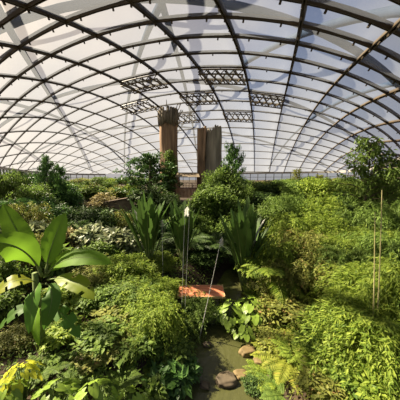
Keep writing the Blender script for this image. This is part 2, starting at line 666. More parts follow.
def leaves(P, D, Nn, Ln, Wd, fold=0.18, tipdrop=0.12):
    """4-vertex folded leaves"""
    D = unit(D)
    S = unit(np.cross(D, Nn))
    U = unit(np.cross(S, D))
    Ln = np.broadcast_to(np.asarray(Ln).reshape(-1, 1), (len(P), 1))
    Wd = np.broadcast_to(np.asarray(Wd).reshape(-1, 1), (len(P), 1))
    mid = P + D * Ln * 0.42
    Lf = mid + S * Wd / 2 + U * Wd * fold
    Rt = mid - S * Wd / 2 + U * Wd * fold
    tip = P + D * Ln - U * Ln * tipdrop
    V = np.stack([P, Rt, tip, Lf], 1).reshape(-1, 3)
    b = np.arange(len(P)) * 4
    F = np.concatenate([np.stack([b, b + 1, b + 2], 1), np.stack([b, b + 2, b + 3], 1)])
    return V, F


def cat_np(parts):
    Vs, Fs, o = [], [], 0
    for V, F in parts:
        Vs.append(V)
        Fs.append(F + o)
        o += len(V)
    return np.concatenate(Vs), np.concatenate(Fs)


def crown(r, K, n, dims, center, cr, Ln, Wd, droop=0.2, shell=0.45, flat=0.8):
    d = unit(r.normal(size=(K, 3)))
    rad = r.random((K, 1)) ** shell
    C = np.array(center) + d * rad * (np.array(dims) - cr * 0.8)
    idx = r.integers(0, K, n)
    e = unit(r.normal(size=(n, 3)))
    q = r.random((n, 1)) ** 0.4
    size = (0.7 + 0.6 * r.random(K))[idx][:, None]
    P = C[idx] + e * q * cr * size * np.array([1, 1, flat])
    D = e * 0.7 + r.normal(size=(n, 3)) * 0.55 + np.array([0, 0, -droop])
    Nn = np.array([0, 0, 1.0]) + e * 0.5 + r.normal(size=(n, 3)) * 0.4
    sc = 0.7 + 0.6 * r.random(n)
    return leaves(P, D, Nn, Ln * sc, Wd * sc)


def sprays(r, n, per, dims, base_z, top_z, Ln, Wd, out=0.5, fall=0.6):
    """arching, hanging sprays with narrow leaves (bamboo-like)"""
    Ps, Ds = [], []
    for k in range(n):
        a = r.random() * 2 * PI
        z0 = base_z + (top_z - base_z) * r.random() ** 0.7
        r0 = 0.5 * r.random()
        o = np.array([math.cos(a) * r0 * dims[0] * .5, math.sin(a) * r0 * dims[1] * .5, z0])
        h = np.array([math.cos(a + r.normal() * .5), math.sin(a + r.normal() * .5), 0])
        reach = out * (0.5 + 0.6 * r.random())
        t = np.sort(r.random(per))[:, None]
        P = o + h * reach * np.array([dims[0], dims[1], 1]) * t + np.array([0, 0, 1]) * (0.18 * np.sin(t * PI) - fall * (0.5 + 0.5 * r.random()) * t ** 2.2) * (top_z - base_z + 0.3)
        P[:, 2] = np.maximum(P[:, 2], 0.02)
        tang = h * 0.8 + np.array([0, 0, -1]) * t * 1.0
        D = tang * 0.7 + r.normal(size=(per, 3)) * 0.55 + np.array([0, 0, -0.35])
        Ps.append(P + r.normal(size=(per, 3)) * 0.012)
        Ds.append(D)
    P, D = np.concatenate(Ps), np.concatenate(Ds)
    Nn = np.array([0, 0, 1.0]) + r.normal(size=P.shape) * 0.45
    sc = 0.7 + 0.6 * r.random(len(P))
    return leaves(P, D, Nn, Ln * sc, Wd * sc)


def branches(r, n, height, spread, rad):
    mb = MB()
    for k in range(n):
        a = 2 * PI * k / n + r.random()
        s = spread * (0.4 + 0.6 * r.random())
        top = height * (0.7 + 0.3 * r.random())
        mb.tube([(0, 0, -0.02), (math.cos(a) * s * .25, math.sin(a) * s * .25, top * .45), (math.cos(a) * s, math.sin(a) * s, top)],
                [rad, rad * .7, rad * .25], 5)
    return mb.mesh('stem')


def frond_mesh(r, length, arch, pairs, leaflet, width, up0=0.9, name='frond', droop=0.25):
    """one pinnate frond along +X rising then arching"""
    t = np.linspace(0, 1, 14)
    ang = up0 - arch * t
    dx = np.cos(ang) * length / 13
    dz = np.sin(ang) * length / 13
    X = np.concatenate([[0], np.cumsum(dx[:-1])])
    Z = np.concatenate([[0], np.cumsum(dz[:-1])])
    mb = MB()
    mb.tube([(x, 0, z) for x, z in zip(X, Z)], list(np.linspace(width * .35, width * .08, 14)), 4)
    Vr = np.array(mb.v)
    tt = np.linspace(0.12, 0.99, pairs)
    px, pz = np.interp(tt, t, X), np.interp(tt, t, Z)
    an = np.interp(tt, t, ang)
    prof = np.sin(np.clip(tt * 1.08, 0, 1) * PI) ** 0.6 * 0.85 + 0.15
    Ps, Ds, Ns, Ls = [], [], [], []
    for s in (-1, 1):
        P = np.stack([px, np.zeros(pairs), pz], 1)
        T = np.stack([np.cos(an), np.zeros(pairs), np.sin(an)], 1)
        D = T * 0.45 + np.array([0, s, -droop]) + r.normal(size=(pairs, 3)) * 0.07
        Nn = np.stack([-np.sin(an), np.zeros(pairs), np.cos(an)], 1)
        Ps.append(P); Ds.append(D); Ns.append(Nn); Ls.append(leaflet * prof)
    P, D, Nn, Ls = map(np.concatenate, (Ps, Ds, Ns, Ls))
    V, F = leaves(P, D, Nn, Ls, width + 0 * Ls, 0.1, 0.15)
    off = len(Vr)
    faces = [list(f) for f in mb.f] + [list(map(int, f + off)) for f in F]
    return mesh_np(name, np.concatenate([Vr, V]), faces)


def blade_mesh(length, width, bend, up0=1.2, fold=0.15, split=0, name='leaf', petiole=0.3, seg=14, twist=0.0, base=0.25):
    """one big entire leaf with a stalk, along +X rising"""
    stalk = MB()
    t = np.linspace(0, 1, seg + 1)
    ang = up0 - bend * t ** 1.5
    x = z = 0.0
    pts = [(0, 0, 0)]
    for k in range(seg):
        x += math.cos(ang[k]) * length / seg
        z += math.sin(ang[k]) * length / seg
        pts.append((x, 0, z))
    rs = np.interp(t, [0, petiole, 1], [width * .07, width * .045, width * .008])
    stalk.tube(pts, list(rs), 6)
    V, F = [], []
    rows = 0
    cols = [-1, -.66, -.33, 0, .33, .66, 1]
    for k in range(seg + 1):
        tk = t[k]
        if tk < petiole - 1e-6:
            continue
        q = (tk - petiole) / (1 - petiole)
        w = width * 0.5 * min(1.0, (math.sin(min(1, q * .97 + .03) * PI) ** 0.55) * (1.0 if q > .25 else base + (1 - base) * q / .25)) if q < 1 else 0.004
        a = ang[min(k, seg)]
        nx_, nz_ = -math.sin(a), math.cos(a)
        tw = twist * q
        for c in cols:
            lift = fold * abs(c) * w - 0.10 * w * c * c + 0.02 * w * math.sin(k * 2.1 + c * 3)
            yy_ = c * w * math.cos(tw)
            up_ = lift + c * w * math.sin(tw)
            V.append((pts[k][0] + nx_ * up_, yy_, pts[k][2] + nz_ * up_ + width * .012))
        rows += 1
    m = len(cols)
    for r_ in range(rows - 1):
        for c in range(m - 1):
            if split and (r_ % split == split - 1) and (c in (0, m - 2)):
                continue
            a = r_ * m + c
            F.append((a, a + 1, a + m + 1, a + m))
    me = mesh_np(name, V, F)
    shade_smooth(me)
    rib = shade_smooth(stalk.mesh('midrib'))
    return me, rib


def blade_poly(ctrl, width, nrm, petiole=.12, seg=18, fold=.22, split=0, base=.5):
    """big entire leaf along a quadratic curve through three points; nrm = direction the upper face looks"""
    p0, p1, p2 = [Vector(c) for c in ctrl]
    m = p1 * 2 - (p0 + p2) * .5
    pts = [p0 * (1 - t) ** 2 + m * 2 * t * (1 - t) + p2 * t * t for t in [k / seg for k in range(seg + 1)]]
    stalk = MB()
    stalk.tube(pts, list(np.interp(np.linspace(0, 1, seg + 1), [0, petiole, 1], [width * .07, width * .04, width * .008])), 6)
    cols = [-1, -.66, -.33, 0, .33, .66, 1]
    V, F, rows = [], [], 0
    nrm = Vector(nrm)
    for k in range(seg + 1):
        t = k / seg
        if t < petiole:
            continue
        q = (t - petiole) / (1 - petiole)
        w = width * .5 * (math.sin(min(1, q * .97 + .03) * PI) ** .6) * (1 if q > .25 else base + (1 - base) * q / .25) if q < 1 else .004
        tg = (pts[min(k + 1, seg)] - pts[max(k - 1, 0)]).normalized()
        side = tg.cross(nrm).normalized()
        up = side.cross(tg).normalized()
        for c in cols:
            V.append(pts[k] + side * c * w + up * (fold * abs(c) * w - .14 * w * c * c + .05 * w * math.sin(k * 1.9 + c * 2) * abs(c) + width * .012))
        rows += 1
    n = len(cols)
    for r_ in range(rows - 1):
        for c in range(n - 1):
            if split and r_ % split == split - 1 and c in (0, 1, n - 2, n - 3) and r_ > 2:
                continue
            x = r_ * n + c
            F.append((x, x + 1, x + n + 1, x + n))
    return shade_smooth(mesh_np('leaf', V, F)), shade_smooth(stalk.mesh('midrib'))


def heart_mesh(size, name='leaf'):
    """heart-shaped leaf lying in XY, stalk joint at origin, tip to +X"""
    out_ = []
    n = 22
    for k in range(n):
        a = 2 * PI * k / n
        rr = 0.5 * (1 - 0.55 * math.cos(a - PI) * 0 + 0.12 * math.cos(2 * a))
        if abs(a - PI) < 0.35:
            rr *= 0.35
        tip = max(0, math.cos(a)) ** 6 * 0.35
        out_.append(((rr + tip) * math.cos(a) + 0.12, (rr * 0.95) * math.sin(a)))
    V = [(0.05 * size, 0, -0.03 * size)]
    for s in (0.55, 1.0):
        for x, y in out_:
            z = 0.10 * abs(y) * s - 0.16 * (x * s) ** 2 + 0.02 * math.sin(9 * math.atan2(y, x)) * s
            V.append((x * s * size, y * s * size, z * size))
    F = []
    for k in range(n):
        k2 = (k + 1) % n
        F.append((0, 1 + k, 1 + k2))
        F.append((1 + k, 1 + n + k, 1 + n + k2, 1 + k2))
    return shade_smooth(mesh_np(name, V, F))


# ------------------------------------------------------------------ plant prototypes: unit width, unit height
PROTO = {}


def proto(kind, var, make):
    key = (kind, var)
    if key not in PROTO:
        PROTO[key] = make(np.random.default_rng(hash(kind) % 1000 * 0 + sum(map(ord, kind)) * 31 + var))
    return PROTO[key]


def mk_shrub(r):
    V, F = crown(r, 34, 3600, (.5, .5, .46), (0, 0, .52), .17, .075, .040, .25)
    return [('foliage', mesh_np('foliage', V, F), 'leaf'), ('stem', branches(r, 6, .7, .3, .018), M_bark)]


def mk_leafy(r):
    V, F = crown(r, 30, 1700, (.5, .5, .46), (0, 0, .5), .16, .115, .055, .45)
    return [('foliage', mesh_np('foliage', V, F), 'leaf'), ('stem', branches(r, 7, .75, .32, .014), M_stem)]


def mk_dense(r):
    V, F = crown(r, 60, 7500, (.5, .5, .48), (0, 0, .5), .13, .050, .026, .35)
    return [('foliage', mesh_np('foliage', V, F), 'leaf'), ('stem', branches(r, 6, .7, .3, .018), M_bark)]


def mk_broad(r):
    V, F = crown(r, 16, 620, (.5, .5, .42), (0, 0, .55), .2, .19, .105, .4)
    return [('foliage', mesh_np('foliage', V, F), 'leaf'), ('stem', branches(r, 7, .75, .32, .014), M_stem)]


def mk_fine(r):
    parts = [crown(r, 60, 6000, (.5, .5, .46), (0, 0, .52), .12, .058, .016, .6),
             sprays(r, 90, 44, (1, 1), .2, .95, .06, .015, .45, .7)]
    V, F = cat_np(parts)
    return [('foliage', mesh_np('foliage', V, F), 'leaf'), ('stem', branches(r, 8, .85, .28, .012), M_stem)]


def mk_drape(r):
    V, F = sprays(r, 270, 62, (1, 1), .10, .97, .062, .0125, .5, .85)
    return [('foliage', mesh_np('foliage', V, F), 'leaf'), ('culm', branches(r, 9, .95, .22, .010), M_culm)]


def mk_tree(r):
    V, F = crown(r, 40, 5200, (.5, .5, .33), (0, 0, .66), .14, .050, .026, .3)
    mb = MB()
    mb.tube([(0, 0, -.02), (.02, .01, .3), (0, .02, .62)], [.035, .028, .012], 7)
    for k in range(6):
        a = k * 1.05 + r.random()
        mb.tube([(.01, .01, .35 + .03 * k), (math.cos(a) * .18, math.sin(a) * .18, .55 + .03 * k), (math.cos(a) * .34, math.sin(a) * .34, .68 + .02 * k)], [.014, .01, .004], 5)
    return [('crown', mesh_np('crown', V, F), 'leaf'), ('trunk', mb.mesh('trunk'), M_bark)]


def mk_airy(r):
    parts = []
    mb = MB()
    mb.tube([(0, 0, -.02), (.02, 0, .45), (.0, .02, .95)], [.016, .013, .004], 6)
    for k in range(34):
        t = (k + .5) / 34
        z = .34 + .58 * t
        s = .50 * (1 - .55 * t) * (.55 + .5 * r.random())
        a = k * 2.399 + r.normal() * .3
        e = np.array([math.cos(a) * s, math.sin(a) * s, z + .05 + .03 * r.random()])
        mb.tube([(.01, 0, z), tuple((e + np.array([0, 0, z + .06])) * .5 * np.array([1, 1, 1])), tuple(e)], [.005, .004, .002], 4)
        n = 46
        q = r.random((n, 1)) * .75 + .25
        P = np.array([0, 0, z]) * (1 - q) + e * q + r.normal(size=(n, 3)) * np.array([.035, .035, .012])
        D = (e - np.array([0, 0, z])) * 1.2 + r.normal(size=(n, 3)) * np.array([.6, .6, .25]) + np.array([0, 0, -.28])
        parts.append(leaves(P, D, np.array([0, 0, 1.]) + r.normal(size=(n, 3)) * .3, .075 * (.6 + .7 * r.random(n)), np.full(n, .022)))
    V, F = cat_np(parts)
    return [('crown', mesh_np('crown', V, F), 'leaf'), ('trunk', mb.mesh('trunk'), M_bark)]


def mk_layered(r):
    parts = []
    mb = MB()
    mb.tube([(0, 0, -.02), (.02, .01, .5), (0, 0, .93)], [.03, .022, .008], 7)
    for k in range(30):
        t = (k + .5) / 30
        z = .30 + .66 * t
        rad = .52 * (1 - t) ** .45 * (.65 + .45 * r.random()) + .05
        a = k * 2.399 + r.normal() * .3
        rise = .03 + .05 * r.random()
        e = (math.cos(a) * rad, math.sin(a) * rad, z + rise)
        mb.tube([(0, 0, z - .05), e], [.008, .003], 4)
        for s in (.35, .55, .75, 1.0):
            c = (e[0] * s, e[1] * s, z - .05 + (rise + .05) * s + r.normal() * .012)
            parts.append(crown(r, 3, 42, (.10, .10, .03), c, .05, .045, .022, .25, flat=.4))
    V, F = cat_np(parts)
    return [('crown', mesh_np('crown', V, F), 'leaf'), ('trunk', mb.mesh('trunk'), M_bark)]


def mk_conifer(r):
    parts = []
    for k in range(40):
        z = .1 + .88 * (k / 40)
        rad = .5 * (1 - z) ** .8 + .03
        for q in range(6):
            a = r.random() * 2 * PI
            rr = rad * (.5 + .5 * r.random())
            parts.append(crown(r, 2, 20, (.05, .05, .03), (math.cos(a) * rr * .8, math.sin(a) * rr * .8, z + .02 * r.normal()), .06, .06, .022, .1))
    V, F = cat_np(parts)
    mb = MB()
    mb.tube([(0, 0, -.02), (0, 0, .97)], [.025, .004], 6)
    return [('crown', mesh_np('crown', V, F), 'leaf'), ('trunk', mb.mesh('trunk'), M_bark)]


def mk_bamboo(r):
    mb = MB()
    parts = []
    for k in range(12):
        a = k * 2.4
        b = .10 * math.sqrt((k + .5) / 12)
        o = np.array([math.cos(a) * b, math.sin(a) * b, 0])
        lean = np.array([math.cos(a), math.sin(a), 0]) * (.10 + .28 * r.random())
        h = .75 + .25 * r.random()
        pts = [o + lean * (t ** 2.2) + np.array([0, 0, h * t * (1 - .08 * t)]) for t in np.linspace(0, 1, 9)]
        pts[0][2] = -.02
        mb.tube([tuple(p_) for p_ in pts], list(np.linspace(.008, .002, 9)), 5)
        for t in np.linspace(.35, 1, 15):
            c = o + lean * (t ** 2.2) + np.array([0, 0, h * t * (1 - .08 * t)])
            n = 26
            dirs = unit(r.normal(size=(n, 3)) * np.array([1, 1, .35]))
            P = c + dirs * r.random((n, 1)) * .11
            D = dirs + np.array([0, 0, -.45]) + r.normal(size=(n, 3)) * .25
            parts.append(leaves(P, D, np.array([0, 0, 1.]) + r.normal(size=(n, 3)) * .4, .07 * (.7 + .6 * r.random(n)), np.full(n, .015)))
    V, F = cat_np(parts)
    return [('foliage', mesh_np('foliage', V, F), 'leaf'), ('culm', mb.mesh('culm'), M_culm)]


def fan_parts(r, n, length, arch, pairs, leaflet, width, up0, spread=0.35):
    out_ = []
    ms = [frond_mesh(r, length * (.85 + .3 * r.random()), arch * (.85 + .3 * r.random()), pairs, leaflet, width, up0 + (r.random() - .5) * spread) for _ in range(4)]
    for k in range(n):
        out_.append(('frond', ms[k % 4], 'leaf', k * 2.399 + r.normal() * .1, r.normal() * .08))
    return out_


def mk_fern(r):
    return fan_parts(r, 15, .62, 1.5, 26, .13, .030, 1.15, .5)


def mk_cycad(r):
    mb = MB()
    mb.tube([(0, 0, -.02), (0, 0, .16)], [.06, .05], 8)
    return fan_parts(r, 20, .68, 1.5, 34, .15, .018, 1.15, .7) + [('trunk', mb.mesh('trunk'), M_bark)]


def mk_palm(r):
    mb = MB()
    mb.tube([(0, 0, -.02), (.01, 0, .25), (0, 0, .42)], [.035, .028, .03], 8)
    fr = fan_parts(r, 14, .68, 1.9, 34, .18, .022, 1.2, .7)
    return [(a, b, c, d, e_, .42) for a, b, c, d, e_ in fr] + [('trunk', mb.mesh('trunk'), M_bark)]


def mk_paddle(r):
    out_ = []
    for k in range(26):
        me_, rib = blade_mesh(.78 + .24 * r.random(), .19, .15 + .45 * r.random(), 1.53 - .05 * (k % 9), .22, split=4, petiole=.32, base=.5)
        out_.append(('leaf', me_, L['pale'] if k == 12 else 'leaf', k * 2.399 + r.normal() * .2, r.normal() * .05, 0.0, rib))
    return out_


def mk_taro(r):
    out_ = []
    hm = [heart_mesh(.21), heart_mesh(.18)]
    for k in range(28):
        a = k * 2.399
        rr = .04 + .38 * math.sqrt(k / 28)
        z = 1.0 - .9 * (rr - .06) - .12 * r.random()
        out_.append(('heart', hm[k % 2], a + r.normal() * .3, rr, z, -.5 - .5 * r.random() * (rr / .4)))
    return out_


MAKE = {'leafy': mk_leafy, 'shrub': mk_shrub, 'dense': mk_dense, 'broad': mk_broad, 'fine': mk_fine, 'drape': mk_drape, 'tree': mk_tree, 'airy': mk_airy,
        'layered': mk_layered, 'conifer': mk_conifer, 'bamboo': mk_bamboo, 'fern': mk_fern, 'cycad': mk_cycad, 'palm': mk_palm,
        'paddle': mk_paddle, 'taro': mk_taro}
INFO = {'leafy': ('broadleaf_bush', 'bush'), 'shrub': ('leafy_shrub', 'shrub'), 'dense': ('dense_bush', 'bush'), 'broad': ('broadleaf_plant', 'plant'), 'fine': ('feathery_shrub', 'shrub'),
        'drape': ('weeping_bamboo', 'bamboo'), 'tree': ('leafy_tree', 'tree'), 'airy': ('slender_tree', 'tree'), 'layered': ('tiered_tree', 'tree'),
        'conifer': ('pointed_tree', 'tree'), 'bamboo': ('bamboo_clump', 'bamboo'), 'fern': ('fern', 'fern'), 'cycad': ('cycad', 'cycad'),
        'palm': ('palm', 'palm'), 'paddle': ('fan_plant', 'plant'), 'taro': ('elephant_ear', 'plant')}
NPL = [0]


def plant(kind, px, top, Y, w, mat, label, group=None, var=None, rz=None, hmin=0.35, depth=1.0):
    """kind at image column px, its top seen at row `top`, Y metres ahead, w pixels wide"""
    NPL[0] += 1
    if 12.9 < Y < 40:
        Y = 12.9 + (Y - 12.9) * 0.78
    P = at(px, top, Y)
    dd = P.y * math.cos(PITCH) + (P.z - CAMZ) * math.sin(PITCH)
    wm = w * dd / 200.0
    g = ground(P.x, P.y)
    if g < 0:
        g = max(g, -0.1)
    H = max(hmin, P.z - g)
    v = var if var is not None else NPL[0] % 3
    rzv = rz if rz is not None else (NPL[0] * 1.7) % (2 * PI)
    parts = proto(kind, v, MAKE[kind])
    name, cat = INFO[kind]
    m = L[mat]
    root = thing(name, label, cat, (P.x, P.y, g - 0.02), rzv, (wm, wm * depth, H), group)
    for q in parts:
        if q[0] == 'heart':
            _, hm, a, rr, z, tilt = q
            o = link('leaf', hm, m, root)
            mat4 = Matrix.Translation((math.cos(a) * rr, math.sin(a) * rr, z)) @ Matrix.Rotation(a, 4, 'Z') @ Matrix.Rotation(-tilt, 4, 'Y')
            o.matrix_local = mat4
            key = ('petiole', kind, v, round(a, 4))
            if key not in PROTO:
                mb = MB()
                mb.tube([(math.cos(a) * .03, math.sin(a) * .03, -.02), (math.cos(a) * rr * .6, math.sin(a) * rr * .6, z * .6), (math.cos(a) * rr, math.sin(a) * rr, z)], [.014, .011, .008], 5)
                PROTO[key] = mb.mesh('petiole')
            s = link('petiole', PROTO[key], M_stem, o)
            s.matrix_parent_inverse = mat4.inverted()
        else:
            o = link(q[0], q[1], m if q[2] == 'leaf' else q[2], root)
            if len(q) > 3:
                o.rotation_euler = (q[4], 0, q[3])
                if len(q) > 5:
                    o.location.z = q[5]
                if len(q) > 6:
                    link('midrib', q[6], M_stem, o)
    return root


exec_list = []


def PL(*a, **k):
    exec_list.append((a, k))


# ------------------------------------------------------------------ far tree line below the eaves
G_FAR = 'small trees of the far tree line'
FAR = [(4, 176, 60, 40, 'tree', 'mid'), (22, 172, 62, 34, 'tree', 'dark'), (84, 181, 95, 26, 'tree', 'olive'), (101, 179, 92, 24, 'tree', 'mid'),
       (117, 181, 90, 26, 'tree', 'lime'), (133, 178, 88, 22, 'shrub', 'olive'), (148, 180, 86, 26, 'tree', 'mid'),
       (246, 182, 80, 20, 'tree', 'mid'), (262, 184, 78, 24, 'tree', 'olive'), (279, 182, 82, 24, 'tree', 'mid'),
       (291, 181, 86, 20, 'tree', 'lime'), (309, 179, 84, 24, 'tree', 'mid'), (334, 180, 80, 30, 'tree', 'olive'),
       (346, 178, 48, 30, 'tree', 'mid'), (390, 172, 46, 40, 'tree', 'mid'), (68, 184, 90, 24, 'shrub', 'mid')]
WHERE = ['at the left frame edge under the slanting eave', 'behind the shrubs near the left glazed wall', 'left of the stone ledge, under the lowest roof beams',
         'straight above the left half of the stone ledge', 'pale green, above the right end of the stone ledge', 'squat, left of the tiered tree',
         'half hidden behind the tiered tree', 'below the fascia, just right of the pointed tree', 'under the middle of the far fascia band',
         'under the right part of the far fascia band', 'just right of the far fascia band', 'between the two small crowns that rise over the far hedge',
         'behind the bamboo thicket right of the far eave', 'left of the tall slender tree, under the right eave', 'at the right frame edge behind the slender tree', 'low, right of the dark pointed trees on the left']
for (px, top, Y, w, kd, mt), wh in zip(FAR, WHERE):
    PL(kd, px, top - 4, Y * .85, w, mt, 'far leafy tree ' + wh, G_FAR)
PL('airy', 297, 168, 70, 16, 'olive', 'small upright far tree with thin crown, first right of the far fascia')
PL('airy', 320, 174, 66, 16, 'olive', 'small far tree with a thin crown rising over the hedge toward the right')

# left middle distance
PL('layered', 45, 157, 30, 23, 'deep', 'dark green pointed tree, the taller of two left of the pale hedge')
PL('layered', 59, 165, 32, 20, 'deep', 'dark green pointed tree, the shorter right one of the pair')
PL('tree', 8, 166, 30, 34, 'mid', 'mid-green leafy tree at the left frame edge below the glazed wall')
PL('tree', 30, 178, 26, 36, 'mid', 'round green tree left of the two pointed trees')
PL('palm', 14, 186, 22, 40, 'deep', 'green palm low at the left frame edge above the banana plant')
PL('shrub', 68, 186, 32, 34, 'deep', 'dark shrub at the foot of the shorter pointed tree')
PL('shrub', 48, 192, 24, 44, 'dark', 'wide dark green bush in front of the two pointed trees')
PL('shrub', 92, 184, 45, 34, 'mid', 'soft green bush behind the stone ledge, left half')
PL('shrub', 118, 184, 46, 30, 'olive', 'olive green bush behind the stone ledge, right half')
PL('shrub', 100, 192, 36, 40, 'straw', 'dry greyish shrub growing on top of the stone ledge')
PL('shrub', 76, 204, 27, 30, 'dark', 'dark low bush at the left end of the stone ledge')
PL('shrub', 98, 212, 25, 40, 'dark', 'dark green bush under the middle of the stone ledge')
PL('shrub', 125, 210, 25, 34, 'dark', 'dark green bush under the right end of the stone ledge')
PL('fine', 28, 205, 18, 44, 'olive', 'feathery olive shrub behind the tall banana leaf')
PL('fine', 10, 215, 16, 30, 'dark', 'dark feathery shrub behind the leftmost banana leaves')
PL('broad', 38, 218, 14, 36, 'grey', 'grey-green shrub with dry brown heads behind the banana plant')
PL('broad', 62, 225, 15, 30, 'straw', 'dried straw-coloured plant right of the upright banana leaf')
PL('shrub', 76, 216, 18, 34, 'dark', 'dark bush between the pale broadleaf plants and the stone ledge')
PL('broad', 90, 222, 15, 38, 'grey', 'pale grey-green broadleaf plant, left one of the three below the ledge')
PL('broad', 112, 224, 14.5, 40, 'grey', 'pale grey-green broadleaf plant, middle one of the three below the ledge')
PL('broad', 132, 232, 14, 34, 'grey', 'pale grey-green broadleaf plant, right one beside the fan plant')
PL('shrub', 100, 240, 12.5, 46, 'mid', 'green bush in front of the pale broadleaf plants')
PL('shrub', 78, 246, 12, 40, 'mid', 'green bush right behind the drooping banana leaf')
PL('broad', 142, 252, 12.5, 36, 'mid', 'green broadleaf bush in front of the left fan plant')

# centre
PL('layered', 150, 155, 40, 62, 'deep', 'tiered dark green tree standing before the brown trunk tower')
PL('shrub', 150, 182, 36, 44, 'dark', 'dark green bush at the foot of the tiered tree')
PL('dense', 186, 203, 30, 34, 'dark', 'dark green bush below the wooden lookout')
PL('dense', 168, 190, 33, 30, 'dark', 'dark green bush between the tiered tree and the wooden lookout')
PL('dense', 216, 162, 30, 42, 'mid', 'broad green tree covering the foot of the grey split tower')
PL('dense', 230, 160, 29, 46, 'mid', 'broad green tree right of the grey split tower')
PL('layered', 233, 145, 30, 32, 'deep', 'slim pointed tree rising right of the grey split tower')
PL('dense', 218, 180, 23, 70, 'mid', 'big dense green bush in the centre, left of the right fan plant')
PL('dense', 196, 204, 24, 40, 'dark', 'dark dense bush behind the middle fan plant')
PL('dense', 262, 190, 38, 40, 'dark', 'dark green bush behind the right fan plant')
PL('paddle', 147, 189, 11.6, 54, 'fan', 'tall fan of upright paddle leaves left of centre', rz=.4)
PL('paddle', 182, 197, 12.2, 50, 'fan', 'tall fan plant in the middle with shaded upright leaves', rz=1.5)
PL('paddle', 246, 193, 11.4, 58, 'fan', 'tall fan plant right of centre with upright blade leaves', rz=2.3)
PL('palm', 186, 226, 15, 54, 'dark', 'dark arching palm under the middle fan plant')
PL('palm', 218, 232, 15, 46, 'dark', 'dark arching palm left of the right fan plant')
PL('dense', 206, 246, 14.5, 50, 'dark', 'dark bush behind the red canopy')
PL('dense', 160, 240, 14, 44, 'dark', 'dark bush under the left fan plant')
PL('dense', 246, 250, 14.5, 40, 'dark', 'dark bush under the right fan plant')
PL('fine', 158, 254, 11.5, 38, 'lime', 'pale feathery shrub left of the red canopy')
PL('palm', 268, 243, 10.5, 62, 'lime', 'light green palm arching over the dark pool', var=1)
PL('fern', 258, 268, 10.5, 40, 'lime', 'light green fern arching low beside the dark pool')

# right middle distance
PL('dense', 276, 184, 42, 42, 'dark', 'dark bush under the far eave')
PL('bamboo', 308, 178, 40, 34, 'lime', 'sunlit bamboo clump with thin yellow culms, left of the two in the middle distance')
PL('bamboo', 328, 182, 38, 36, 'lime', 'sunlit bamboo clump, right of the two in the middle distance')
PL('dense', 290, 192, 34, 40, 'mid', 'round green bush below the far bamboo clumps')
PL('dense', 342, 188, 34, 44, 'mid', 'green bush left of the tall slender tree')
PL('dense', 322, 204, 26, 50, 'mid', 'wide green bush in the right middle distance')
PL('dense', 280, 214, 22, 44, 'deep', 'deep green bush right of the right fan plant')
PL('dense', 372, 190, 28, 56, 'mid', 'green bush behind the tall pale culms on the right')
PL('dense', 396, 186, 24, 44, 'mid', 'green bush at the right frame edge behind the slender tree')
PL('airy', 371, 134, 21, 62, 'mid', 'tall slender tree with airy tiered crown at the right')
PL('airy', 392, 152, 20, 46, 'mid', 'airy tree at the right frame edge beside the taller slender tree')

# right bank
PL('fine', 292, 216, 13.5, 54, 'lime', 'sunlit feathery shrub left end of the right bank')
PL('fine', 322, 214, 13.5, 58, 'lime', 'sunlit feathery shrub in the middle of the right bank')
PL('fine', 306, 232, 11.5, 60, 'olive', 'yellowing feathery shrub hanging over the right bank')
PL('fine', 352, 210, 14, 54, 'mid', 'green feathery shrub left of the tall pale culms')
PL('fine', 386, 204, 13, 56, 'mid', 'green feathery shrub right of the tall pale culms')
PL('fine', 284, 262, 10, 50, 'olive', 'olive drooping shrub above the stream on the right bank')
PL('fine', 318, 258, 9.6, 56, 'olive', 'olive drooping shrub right of the stream, behind the dark bush')
PL('drape', 346, 250, 9.5, 56, 'mid', 'hanging green bamboo in the middle of the right bank')
PL('leafy', 352, 274, 8.6, 40, 'lime', 'bright leafy branch bush below the tall pale culms')
PL('drape', 388, 238, 9.5, 64, 'mid', 'hanging green bamboo at the right frame edge')
PL('drape', 372, 276, 7.2, 84, 'lime', 'bright lime bamboo spilling down at the lower right')
PL('drape', 404, 270, 6.6, 84, 'lime', 'bright lime bamboo cut by the right frame edge')
PL('drape', 376, 312, 5.7, 110, 'lime', 'bright lime bamboo lowest in the right corner')
PL('leafy', 300, 300, 8.2, 52, 'olive', 'olive leafy shrub above the ferns on the right bank')
PL('dense', 318, 312, 7.6, 44, 'dark', 'dark shrub with a small red flower on the right bank')
PL('dense', 338, 338, 6.6, 40, 'mid', 'green shrub between the dark shrub and the lime bamboo')
PL('leafy', 274, 296, 8.8, 40, 'olive', 'olive shrub hanging over the stream edge above the ferns')
PL('cycad', 292, 338, 6.5, 66, 'yellow', 'yellow-green cycad with long fronds beside the stream')
PL('cycad', 270, 358, 6.2, 46, 'lime', 'small lime cycad leaning over the water')
PL('fern', 322, 366, 5.6, 60, 'lime', 'lime fern at the bottom edge right of the stream')
PL('fern', 284, 380, 5.5, 60, 'mid', 'green fern at the bottom edge beside the stream')
PL('fern', 350, 384, 5.0, 60, 'mid', 'green fern at the bottom edge below the lime bamboo')
PL('shrub', 254, 376, 5.9, 26, 'dark', 'small dark bush at the bottom edge beside the water')

# big-leaved plants by the water
PL('taro', 230, 301, 8.9, 42, 'taro', 'light green elephant ear behind the stream, left of the pair')
PL('taro', 253, 298, 9.0, 44, 'taro', 'light green elephant ear behind the stream, right of the pair')
PL('taro', 213, 306, 8.8, 30, 'mid', 'green elephant ear at the foot of the red canopy')
PL('taro', 244, 321, 8.1, 34, 'taro', 'light green elephant ear growing behind the tan rock')
PL('taro', 274, 330, 7.8, 20, 'taro', 'little elephant ear on the right edge of the stream')

